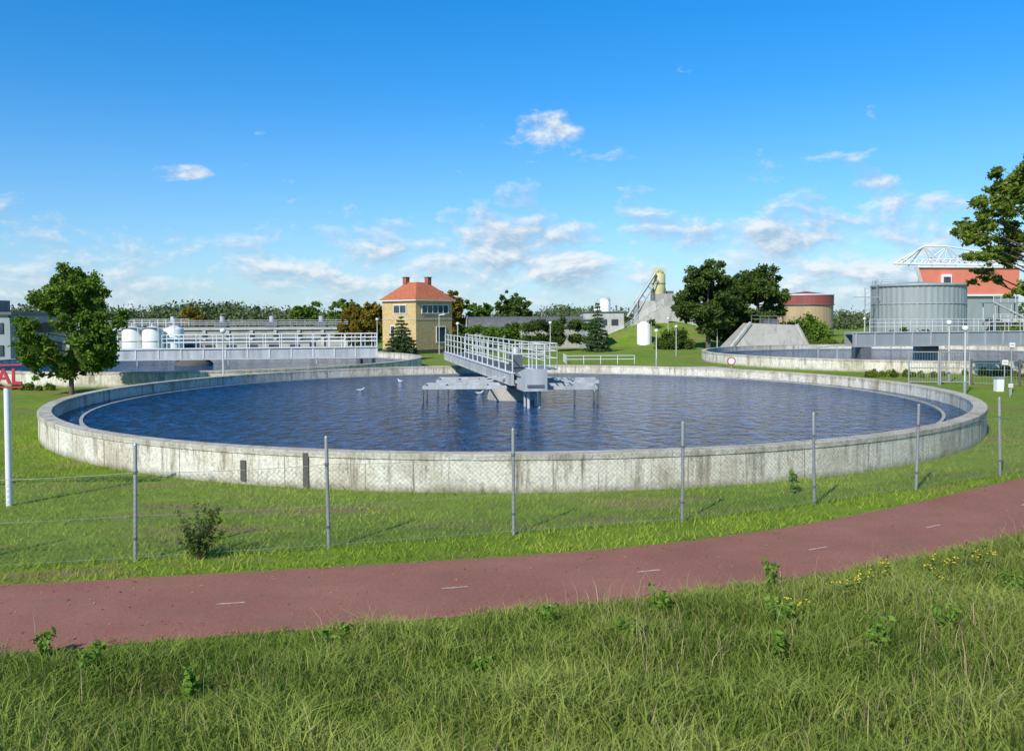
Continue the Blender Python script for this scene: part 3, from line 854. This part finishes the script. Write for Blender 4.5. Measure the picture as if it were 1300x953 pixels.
for i in range(16):
    f = i / 15; mb.box((13.5 + 6 * f, 110.75, .5 + 4.2 * f), (.42, 1.8, .3), M_conc)
mb.rail((13.2, 109.4, .9), (19.4, 109.4, 5.0), .9, 1.2, M_white, .03)
mb.build('stair_ramp', sp_)
mb = MB()
mb.lathe((20.6, 120, 0), [(0, 10.2), (.45, 10.15), (.95, 9.5), (.95, 6.9), (.4, 5.9)], M_cream, n=24)
mb.lathe((20.6, 120, 0), [(.98, 8.2), (1.0, 8.2), (1.0, 8.3), (.98, 8.3)], M_steelD, n=24, closed=True)
mb.rail((19.8, 119.1, 9.6), (21.4, 119.1, 9.6), .8, .5, M_cream, .035); mb.rail((19.8, 120.9, 9.6), (21.4, 120.9, 9.6), .8, .5, M_cream, .035)
for x in (19.75, 21.4):
    for y in (119.1, 120.9): mb.tube((x, y, 5.7), (x, y, 7.6), .08, M_steelD)
mb.build('silo', sp_)
mb = MB()
mb.tube((16.0, 118.3, 3.6), (20.0, 118.8, 9.7), .2, M_galv, n=10); mb.tube((16.9, 118.3, 3.4), (20.3, 118.8, 8.8), .09, M_galv, n=8)
for f in (.1, .3, .5, .7, .9): mb.tube((16 + 4 * f, 118.3, 3.6 + 6.1 * f), (16.5 + 4 * f, 118.4, 3.2 + 6.1 * f), .05, M_steelD)
mb.tube((17.4, 118.3, 0), (17.4, 118.3, 5.7), .1, M_galv)
mb.build('conveyor', sp_)
ct = group('chemical_tank'); mb = MB(); mb.lathe((15.6, 101, 0), [(0, 3.1), (.4, 3.0), (.8, 2.7), (.8, .35), (.9, .3), (.9, 0)], M_white, n=24)
mb.tube((16.45, 100.7, .2), (16.45, 100.7, 3.0), .04, M_galv); mb.build('shell', ct)
bush(17.6, 107, 1.8, 1.5, 2.6, M_leafD, 67, 7000, .14, z0=.8)

cb = group('sloped_concrete_bunker'); mb = MB()
vs = [(21.8, 86, 0), (30.0, 86, 0), (29.0, 87.2, 2.7), (24.4, 87.2, 2.9), (21.8, 91, 0), (30.0, 91, 0), (29.0, 90, 2.7), (24.4, 90, 2.9)]
mb.add(vs, [(0, 1, 2, 3), (1, 5, 6, 2), (5, 4, 7, 6), (4, 0, 3, 7), (3, 2, 6, 7)], M_conc)
mb.beam((21.75, 85.9, .1), (24.35, 87.1, 2.95), .3, .25, M_concL); mb.beam((30.05, 85.9, .1), (29.05, 87.1, 2.75), .3, .25, M_concL)
mb.rail((24.5, 87.4, 2.9), (29.0, 87.4, 2.72), .8, 1.0, M_galv, .02, 2)
mb.box((26.7, 88.6, 3.0), (1.6, 1.4, .5), M_steelD)
mb.build('walls', cb)

dg = group('maroon_round_tank'); mb = MB(); c_ = (52.3, 152, 0)
mb.lathe(c_, [(4.6, 0), (4.6, 5.6)], M_tan, n=40, smooth=False); mb.lathe(c_, [(4.7, 5.6), (4.7, 7.3), (0, 8.0)], M_maroon, n=40, smooth=False)
mb.lathe(c_, [(4.75, 5.5), (4.85, 5.5), (4.85, 5.65), (4.75, 5.65)], M_steelD, n=40, closed=True)
mb.lathe(c_, [(4.73, 7.2), (4.78, 7.2), (4.78, 7.4), (4.73, 7.4)], M_white, n=40, closed=True)
mb.box((46.0, 152, 2.6), (3.0, 4, 5.2), M_tan)
mb.build('shell', dg)

gt = group('grey_storage_tank'); mb = MB(); c_ = (58.0, 122, 0); n = 96; vs = []
for i in range(n):
    a = 2 * math.pi * i / n; q = 6.15 + (.05 if i % 2 else -.02)
    for z in (0, 7.9): vs.append((c_[0] + q * math.cos(a), c_[1] + q * math.sin(a), z))
mb.add(vs, [(2 * i, (2 * i + 2) % (2 * n), (2 * i + 3) % (2 * n), 2 * i + 1) for i in range(n)], M_clad)
mb.lathe(c_, [(6.26, 7.6), (6.32, 7.6), (6.32, 7.95), (6.2, 7.98), (0, 8.4)], M_clad, n=64)
for z in (2.6, 5.2): mb.lathe(c_, [(6.2, z), (6.26, z), (6.26, z + .08), (6.2, z + .08)], M_steel, n=64, closed=True)
mb.build('shell', gt)
mb = MB()
for i in range(4, 14):
    a0 = 2 * math.pi * i / 24; a1 = 2 * math.pi * (i + 1) / 24
    mb.rail((c_[0] + 6.1 * math.cos(a0), c_[1] + 6.1 * math.sin(a0), 7.98), (c_[0] + 6.1 * math.cos(a1), c_[1] + 6.1 * math.sin(a1), 7.98), .6, 1.6, M_galv, .02, 2)
for o in (-.25, .25): mb.tube((c_[0] - 6.5, c_[1] - 1.5 + o, 0), (c_[0] - 6.5, c_[1] - 1.5 + o, 8.8), .04, M_galv)
for z in np.arange(.4, 8.6, .5): mb.tube((c_[0] - 6.5, c_[1] - 1.75, z), (c_[0] - 6.5, c_[1] - 1.25, z), .03, M_galv)
mb.build('ladder_and_rail', gt)
pr_ = group('steel_access_platform'); mb = MB()
for x in (66.2, 68.4, 70.6):
    for y in (117, 120):
        mb.tube((x, y, 0), (x, y, 5.4), .09, M_steel)
for z in (2.7, 5.3):
    mb.box((68.4, 118.5, z), (5.2, 3.4, .12), M_galv); mb.rail((65.9, 116.9, z), (70.9, 116.9, z), 1.0, 1.0, M_white, .03)
mb.beam((65.9, 116.8, .2), (70.9, 116.8, 2.7), .3, .2, M_steel); mb.beam((70.9, 116.8, 2.8), (66, 116.8, 5.3), .3, .2, M_steel)
mb.box((69.5, 120.5, 1.6), (4, 2.6, 3.2), M_concL)
mb.build('frame', pr_)
pr_ = group('steel_pipe_mast'); mb = MB()
for x in (49.6, 50.4): mb.tube((x, 120, 0), (x, 120, 7.5), .07, M_galv)
for z in np.arange(1, 7.4, .8): mb.beam((49.6, 120, z), (50.4, 120, z + .4), .05, .05, M_galv)
mb.beam((48.0, 120, 6.2), (51.6, 120, 6.2), .1, .12, M_galv); mb.build('frame', pr_)

# stadium like building
st = group('salmon_stadium_building'); mb = MB()
def slab(z0, z1, m, e=0.0):
    mb.add([(96.0 + e, 202 + e, z0), (122, 205.5 + e, z0), (122, 205.5 + e, z1), (96.0 + e, 202 + e, z1), (124, 240, z0), (118, 240, z0), (118, 240, z1), (124, 240, z1)],
           [(0, 1, 2, 3), (1, 4, 7, 2), (4, 5, 6, 7), (5, 0, 3, 6), (3, 2, 7, 6)], m)
slab(8.4, 14.9, M_stad); slab(0, 8.35, M_clad, .3)
mb.add([(94.8, 201.6, 14.9), (97.2, 201.5, 8.4), (97.9, 201.6, 8.4), (96.0, 201.7, 15.0)], [(0, 1, 2, 3)], M_concL)
mb.build('walls', st)
mb = MB(); mb.box((103, 202.6, 12.0), (2.4, .6, 2.6), M_white, .13); mb.box((103, 202.2, 11.8), (1.7, .2, 1.8), M_glass, .13)
mb.box((109, 203.5, 8.35), (26, .3, .4), M_white, .134); mb.box((109, 203.6, 15.05), (26.6, .6, .35), M_white, .134)
mb.build('trim', st)
mb = MB()
apex = [(97.8, 203, 20.0), (103.8, 204, 20.0), (110, 205, 19.2), (116.2, 206, 18.4), (122, 206, 17.6)]
for i, a in enumerate(apex):
    for bx in (-6.0, -3, 0, 3.0, 6.0):
        mb.tube(a, (a[0] + bx, a[1] + 1.5, 15.3), .16, M_white, n=5)
    mb.tube(a, (a[0] + 3, a[1] + 18, 17), .15, M_white, n=5)
    if i: mb.tube(apex[i - 1], a, .2, M_white, n=5)
mb.tube((90, 201.5, 15.8), (97.8, 203, 20.0), .18, M_white, n=5); mb.tube((90, 201.5, 15.8), (124, 206, 15.5), .24, M_white, n=5)
mb.tube((91.5, 202, 16.7), (122, 206, 17.2), .14, M_white, n=5)
for k in range(18):
    x = 91.5 + k * 1.75; mb.tube((x, 202 + k * .23, 15.7), (x + .9, 202 + k * .23, 16.9), .1, M_white, n=4); mb.tube((x + .9, 202 + k * .23, 16.9), (x + 1.75, 202 + k * .23, 15.7), .1, M_white, n=4)
mb.build('roof_truss', st)

# left far aeration basins -------------------------------------------------------
ab = group('aeration_basin'); mb = MB()
mb.box((-42, 122, 1.2), (42, 20, 2.4), M_conc); mb.box((-42, 111.85, 2.3), (42.2, .25, .22), M_concL)
for i in range(14): mb.box((-62 + 3.1 * i, 111.84, 1.05), (.4, .3, 2.1), M_concL)
mb.build('walls', ab)
mb = MB(); mb.rail((-62.8, 112.2, 2.4), (-21.2, 112.2, 2.4), 1.0, 2.0, M_galv, .025); mb.rail((-62.8, 120, 2.4), (-21.2, 120, 2.4), 1.0, 2.0, M_galv, .025)
mb.rail((-62.8, 131.5, 2.4), (-21.2, 131.5, 2.4), 1.0, 2.0, M_galv, .025); mb.build('handrails', ab)
mb = MB()
for x in (-48, -41, -34, -27):
    mb.box((x, 121, 2.8), (1.6, 1.6, .8), M_steelD); mb.tube((x, 121, 3.1), (x, 121, 4.0), .35, M_steel, n=10)
mb.tube((-62, 111.4, 1.6), (-22, 111.4, 1.6), .14, M_steelD); mb.build('aerators', ab)
bw = group('low_building'); mb = MB(); mb.box((-28, 90, .6), (14, 3, 1.2), M_conc); mb.box((-28, 90, 1.26), (14.3, 3.3, .12), M_steelD)
for i in range(6): mb.box((-33.5 + i * 2.2, 88.46, .7), (1.0, .08, .5), M_glass)
mb.build('walls', bw)

cl = group('chemical_dosing_tanks'); mb = MB()
for x, y in ((-37.8, 85), (-35.8, 85), (-34.3, 86.6)):
    mb.lathe((x, y, 0), [(0, 2.95), (.35, 2.93), (.95, 2.65), (.98, 2.6), (.98, 0)], M_white, n=28)
    mb.lathe((x, y, 0), [(.98, 1.4), (1.0, 1.4), (1.0, 1.5), (.98, 1.5)], M_steel, n=28, closed=True)
    mb.tube((x, y, 2.9), (x, y, 3.2), .12, M_steel)
mb.build('tanks', cl)
mb = MB(); mb.rail((-38.8, 84, 2.85), (-33.2, 84, 2.85), .75, .8, M_white, .025, 2); mb.rail((-38.8, 87.8, 2.85), (-33.2, 87.8, 2.85), .75, .8, M_white, .025, 2); mb.box((-36, 84.2, 2.8), (5.6, .5, .05), M_galv)
for x in (-38.8, -36.8, -34.8, -33.2): mb.tube((x, 84, 0), (x, 84, 2.8), .04, M_white)
mb.build('walkway', cl)
ob = group('office_building'); mb = MB(); mb.box((-42.2, 69, 2.0), (8, 8, 4.0), M_clad); mb.box((-42.2, 69, 4.12), (8.5, 8.5, .22), M_steelD)
for z in (1.3, 3.0): mb.box((-42.2, 64.95, z), (7, .1, .8), M_glass); mb.box((-38.15, 69, z), (.1, 6.5, .8), M_glass)
mb.box((-40.6, 67, 4.7), (1.6, 1.6, .9), M_steelD); mb.build('walls_and_roof', ob)

# ------------------------------------------------------------------ lamps, gate, small fences, signs
def lamp(x, y, h, ball=True):
    mb = MB(); mb.tube((x, y, -.1), (x, y, h), .045, M_railp, r1=.03, n=8); mb.tube((x, y, -.1), (x, y, .6), .075, M_galv, n=8)
    if ball: mb.lathe((x, y, h), [(0, .24), (.12, .2), (.15, .1), (.1, 0), (.05, -.03)], M_white, n=12)
    else: mb.beam((x, y, h), (x + .6, y - .2, h + .08), .14, .08, M_white)
    mb.build('street_lamp')
for x, y, h, b in ((-14.9, 44.0, 2.9, True), (10.4, 61.5, 2.5, True), (17.2, 94, 3.3, True), (22.0, 91.5, 5.0, False), (-7.2, 84.5, 3.9, False), (-13.1, 83, 3.4, True),
                   (20.6, 38.8, 2.9, True), (23.3, 45.5, 3.1, True), (3.5, 78, 3.0, True), (-4.7, 74, 3.0, True), (35.5, 86, 3.2, True), (15.0, 78.0, 2.6, True)):
    lamp(x, y, h, b)

gate = group('steel_gate'); mb = MB()
def gatebox(x0, x1, y0, y1, h):
    p0, p1 = Vector((x0, y0, 0)), Vector((x1, y1, 0))
    for p in (p0, p1): mb.tube(p + Vector((0, 0, -.1)), p + Vector((0, 0, h)), .045, M_galv, n=8)
    for z in (.15, h * .5, h - .05): mb.tube(p0 + Vector((0, 0, z)), p1 + Vector((0, 0, z)), .03, M_galv, n=6)
    k = int((p1 - p0).length / .12)
    for i in range(1, k):
        p = p0.lerp(p1, i / k); mb.tube(p + Vector((0, 0, .15)), p + Vector((0, 0, h - .05)), .009, M_galv, n=4)
gatebox(20.7, 22.1, 44.5, 44.2, 1.75); gatebox(22.2, 23.6, 44.2, 44.0, 1.75)
mb.build('leaves', gate)
gf = group('site_fence'); mb = MB()
pts = [(23.7, 44.0), (25.6, 43.0), (27.5, 42.0), (29.4, 41.0), (31.4, 40.0)]
for i, (x, y) in enumerate(pts):
    mb.tube((x, y, -.1), (x, y, 1.35), .05, M_bark, n=8)
    if i:
        a = pts[i - 1]
        for z in (.1, .45, .8, 1.15): mb.tube((a[0], a[1], z), (x, y, z), .008, M_galv, n=4)
        for k in range(1, 16):
            f = k / 16; mb.tube((a[0] + (x - a[0]) * f, a[1] + (y - a[1]) * f, .1), (a[0] + (x - a[0]) * f, a[1] + (y - a[1]) * f, 1.15), .005, M_galv, n=3)
mb.build('posts_and_wire', gf)
mb = MB(); mb.rail((4.2, 65.5, 0), (9.4, 65.5, 0), .65, 1.3, M_white, .025, 2); mb.rail((4.2, 65.5, 0), (4.2, 69.5, 0), .65, 1.3, M_white, .025, 2); mb.build('white_railing')
def round_sign(x, y, h):
    mb = MB(); mb.tube((x, y, -.1), (x, y, h + .25), .03, M_galv, n=8)
    n = 24
    for r_, m_, o in ((.27, M_red, .04), (.2, M_white, .052)):
        vs = [(x + r_ * math.cos(2 * math.pi * i / n), y - o, h + r_ * math.sin(2 * math.pi * i / n)) for i in range(n)]
        mb.add(vs, [tuple(range(n))], m_)
    vs = [(x + .27 * math.cos(2 * math.pi * i / n), y - .036, h + .27 * math.sin(2 * math.pi * i / n)) for i in range(n)]; mb.add(vs, [tuple(range(n))[::-1]], M_galv)
    mb.build('round_traffic_sign')
round_sign(14.0, 54.5, .75)
for x, y, h, w_ in ((21.9, 37.5, .5, .2), (22.6, 38.6, 2.25, .24), (25.0, 43.3, 1.2, .3)):
    mb = MB(); mb.tube((x, y, -.1), (x, y, h), .03, M_galv, n=8); mb.box((x, y - .05, h), (w_, .03, w_ * .8), M_white); mb.box((x, y - .068, h), (w_ * .7, .006, w_ * .12), M_red); mb.build('notice_sign')
mb = MB(); mb.box((23.0, 40.3, .3), (.32, .3, .6), M_white); mb.box((23.0, 40.3, .632), (.38, .36, .06), M_galv); mb.build('utility_box')
np_mesh('service_path', [(-4, 57, .01), (13.5, 59, .01), (15.2, 52, .01), (17, 53, .01), (14.5, 61.5, .01), (-4, 59.5, .01)], [[0, 1, 4, 5], [1, 2, 3, 4]], M_concL)

# ------------------------------------------------------------------ grass
def blades(name, x, y, z, h, wd, mat, tint, leanamt, seed=1, ns=2):
    r = np.random.default_rng(seed); n = len(x)
    a = r.random(n) * 2 * np.pi; dxy = np.stack([np.cos(a), np.sin(a)], 1)
    b = r.random(n) * 2 * np.pi; ln = (leanamt * (0.3 + r.random(n)) * h)[:, None] * np.stack([np.cos(b), np.sin(b)], 1)
    P = np.stack([x, y, z], 1); W_ = np.concatenate([dxy, np.zeros((n, 1))], 1) * wd[:, None] * .5
    up = np.zeros((n, 3)); up[:, 2] = h
    l3 = np.concatenate([ln, np.zeros((n, 1))], 1)
    if ns == 1:
        V = np.stack([P - W_, P + W_, P + up + l3], 1).reshape(-1, 3); F = np.arange(3 * n).reshape(n, 3); T = np.repeat(tint, 3)
    else:
        mid = P + up * .55 + l3 * .3; tip = P + up * (1 - .25 * leanamt) + l3
        V = np.stack([P - W_, P + W_, mid - W_ * .75, mid + W_ * .75, tip], 1).reshape(-1, 3)
        o = np.arange(n)[:, None] * 5
        F = np.concatenate([o + np.array([[0, 1, 2]]), o + np.array([[1, 3, 2]]), o + np.array([[2, 3, 4]])], 0)
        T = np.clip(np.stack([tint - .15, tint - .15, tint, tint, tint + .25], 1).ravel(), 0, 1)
    return np_mesh(name, V, F, mat, None, T)
def patch(x, y, k=1.0):
    return .5 + .25 * np.sin(x * 1.3 * k + 1.1 * np.sin(y * .9 * k)) + .25 * np.sin(y * 1.7 * k + x * .6 * k + 1.3 * np.sin(x * .7 * k + 2))
n = 250000
x = rng.uniform(-20, 21, n); y = rng.uniform(8, 32, n)
ok = (y > y_far(x) + 0.03) & ((x ** 2 + (y - 34) ** 2) > 16.6 ** 2) & (np.abs(x) < y * 0.66 + .5)
keep = rng.random(n) < np.clip(1.1 - (y - 12) / 22, .22, 1)
bare = (patch(x * .6 + 5, y * 2.2, 1.7) + .25 * patch(x, y, 6) > .98) & (rng.random(n) < .8)
ok &= keep & ~bare
x, y = x[ok], y[ok]; n = len(x)
edge = np.exp(-np.abs(y - y_far(x) - .12) / .12)
h = .03 + .045 * rng.random(n) + .03 * patch(x, y, 1.6) + .06 * edge * rng.random(n)
fy = np.interp(x, [p[0] for p in posts], [p[1] for p in posts])
h += .14 * np.exp(-((y - fy) / .14) ** 2) * rng.random(n) * (.3 + patch(x, y, 2.3))
h += .12 * np.exp(-((np.hypot(x, y - 34) - 16.62) / .12)) * rng.random(n)
t = np.clip(.12 + .35 * patch(x, y, .8) + .35 * patch(x, y, 3.1) * rng.random(n) + .4 * (rng.random(n) - .3), 0, 1)
blades('lawn_grass', x, y, np.zeros(n), h, .013 + .011 * rng.random(n), M_grassL, t, 1.0, 2, 1)
n = 190000
x = rng.uniform(-9, 12, n); y = rng.uniform(4.8, 16, n)
ok = (y < y_near(x) + .03 + .16 * np.sin(x * 3.1) * np.sin(x * 7.7 + 1)) & (np.abs(x) < y * .64 + .6)
x, y = x[ok], y[ok]; n = len(x); print('fg blades', n)
z = terrain(x, y); ed = np.clip((y_near(x) - y) / .6, .0, 1)
cl_ = patch(x, y, 2.2); big = patch(x + 3, y, .7); tuft = patch(x + 1, y * 1.3, 5.0)
h = (.04 + .10 * cl_ + .16 * tuft * cl_ + .17 * rng.random(n) ** 2 + .05 * big + .14 * np.clip(x / 8, 0, 1) * rng.random(n)) * (.30 + .70 * ed)
t = np.clip(-.10 + .34 * big + .36 * cl_ * rng.random(n) + .45 * rng.random(n) ** 1.3 + .12 * tuft, 0, 1)
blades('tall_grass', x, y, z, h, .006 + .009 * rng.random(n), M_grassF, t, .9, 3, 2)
n = 12000
x = rng.uniform(-8, 11, n); y = rng.uniform(5.2, 15, n); ok = (y < y_near(x) - .02) & (rng.random(n) < (.35 + .65 * (x > 1.0))) & (patch(x, y, 1.4) > .40)
x, y = x[ok], y[ok]; n = len(x); z = terrain(x, y); h = .18 + .34 * rng.random(n) ** 1.5
blades('dry_grass_stalks', x, y, z, h, .004 + .003 * rng.random(n), M_dry, rng.random(n), .45, 4, 2)
n = 1300; x = rng.uniform(-9, 15, n); f = rng.random(n) ** 2; side = rng.random(n) < .5
f = np.where(side, f * .5, 1 - f * .5); y = y_near(x) + (y_far(x) - y_near(x)) * f
a = rng.random(n) * 6.28; sz = .010 + .018 * rng.random(n) ** 2
ca, sa = np.cos(a) * sz, np.sin(a) * sz; zz = np.full(n, .016)
V = np.stack([np.stack([x + ca, y + sa, zz], 1), np.stack([x - sa * .5, y + ca * .5, zz + .006], 1), np.stack([x - ca, y - sa, zz], 1), np.stack([x + sa * .5, y - ca * .5, zz - .003], 1)], 1).reshape(-1, 3)
np_mesh('leaf_litter', V, np.arange(4 * n).reshape(n, 4), M_litter, None, np.repeat(rng.random(n), 4))

def weed(x, y, h, seed, mat, name, n=160, leaf=.05, flowers=0, spread=.12):
    r = random.Random(seed); g = group(name); mb = MB(); z0 = float(terrain(x, y)); C = []; Rr = []; tops = []
    for i in range(r.randint(4, 7)):
        a = r.random() * 6.28; e = Vector((x + math.cos(a) * spread * r.uniform(.3, 1), y + math.sin(a) * spread * r.uniform(.3, 1), z0 + h * r.uniform(.7, 1)))
        mb.tube((x, y, z0 - .02), e, .005, mat_stem, r1=.003, n=5, caps=False); tops.append(e)
        for f in (.3, .5, .7, .9, 1):
            p = Vector((x, y, z0)).lerp(e, f); C.append(tuple(p)); Rr.append(spread * .35)
    if flowers:
        for e in tops:
            for _ in range(flowers):
                q = e + Vector((r.uniform(-.04, .04), r.uniform(-.04, .04), r.uniform(-.02, .03)))
                mb.lathe(q, [(0, .006), (.010, .004), (.013, 0), (.005, -.006), (0, -.008)], M_yel, n=7)
    mb.build('stems', g); leaves('leaves', C, Rr, n, leaf, mat, g, seed, 1.2, .1, 2.0)
mat_stem = simple('green_stem', (.12, .20, .05), .7)
k = 0
for x, y in ((4.0, 10.2), (4.35, 10.5), (4.7, 10.9), (5.2, 10.4), (6.2, 11.3), (3.1, 9.4), (5.6, 11.0)):
    k += 1; weed(x, y, .36, 70 + k, M_leafR, 'yellow_wildflower', 90, .03, 3, .22)
for x, y, h in ((3.3, 10.9, .42), (-1.9, 9.0, .25), (-4.1, 8.2, .26), (1.2, 8.6, .28), (2.5, 8.0, .3), (5.9, 10.0, .38), (-.3, 7.9, .26), (1.7, 10.0, .34), (-2.9, 7.6, .26), (3.4, 7.9, .32), (4.4, 8.6, .36), (-5.0, 9.0, .3), (.4, 9.6, .3), (2.9, 9.2, .36)):
    k += 1; weed(x, y, h, 90 + k, M_weed, 'broadleaf_weed', 150, .035, 0, .16)
weed(5.7, 17.3, .42, 120, M_weed, 'broadleaf_weed', 130, .06, 0, .16)
g = group('shrub'); r = random.Random(4); mb = MB(); C = []; Rr = []
for i in range(26):
    a = r.random() * 6.28; e = Vector((-4.72 + math.cos(a) * r.uniform(.08, .46), 12.75 + math.sin(a) * r.uniform(.05, .32), r.uniform(.25, .82)))
    mb.tube((-4.72, 12.75, -.02), e, .007, M_bark, r1=.003, n=5, caps=False)
    for f in (.3, .45, .6, .75, .9, 1.0):
        C.append(tuple(Vector((-4.72, 12.75, 0)).lerp(e, f))); Rr.append(.06)
mb.build('stems', g); leaves('leaves', C, Rr, 2000, .026, M_leafD, g, 4, 1, .1, 1.8)
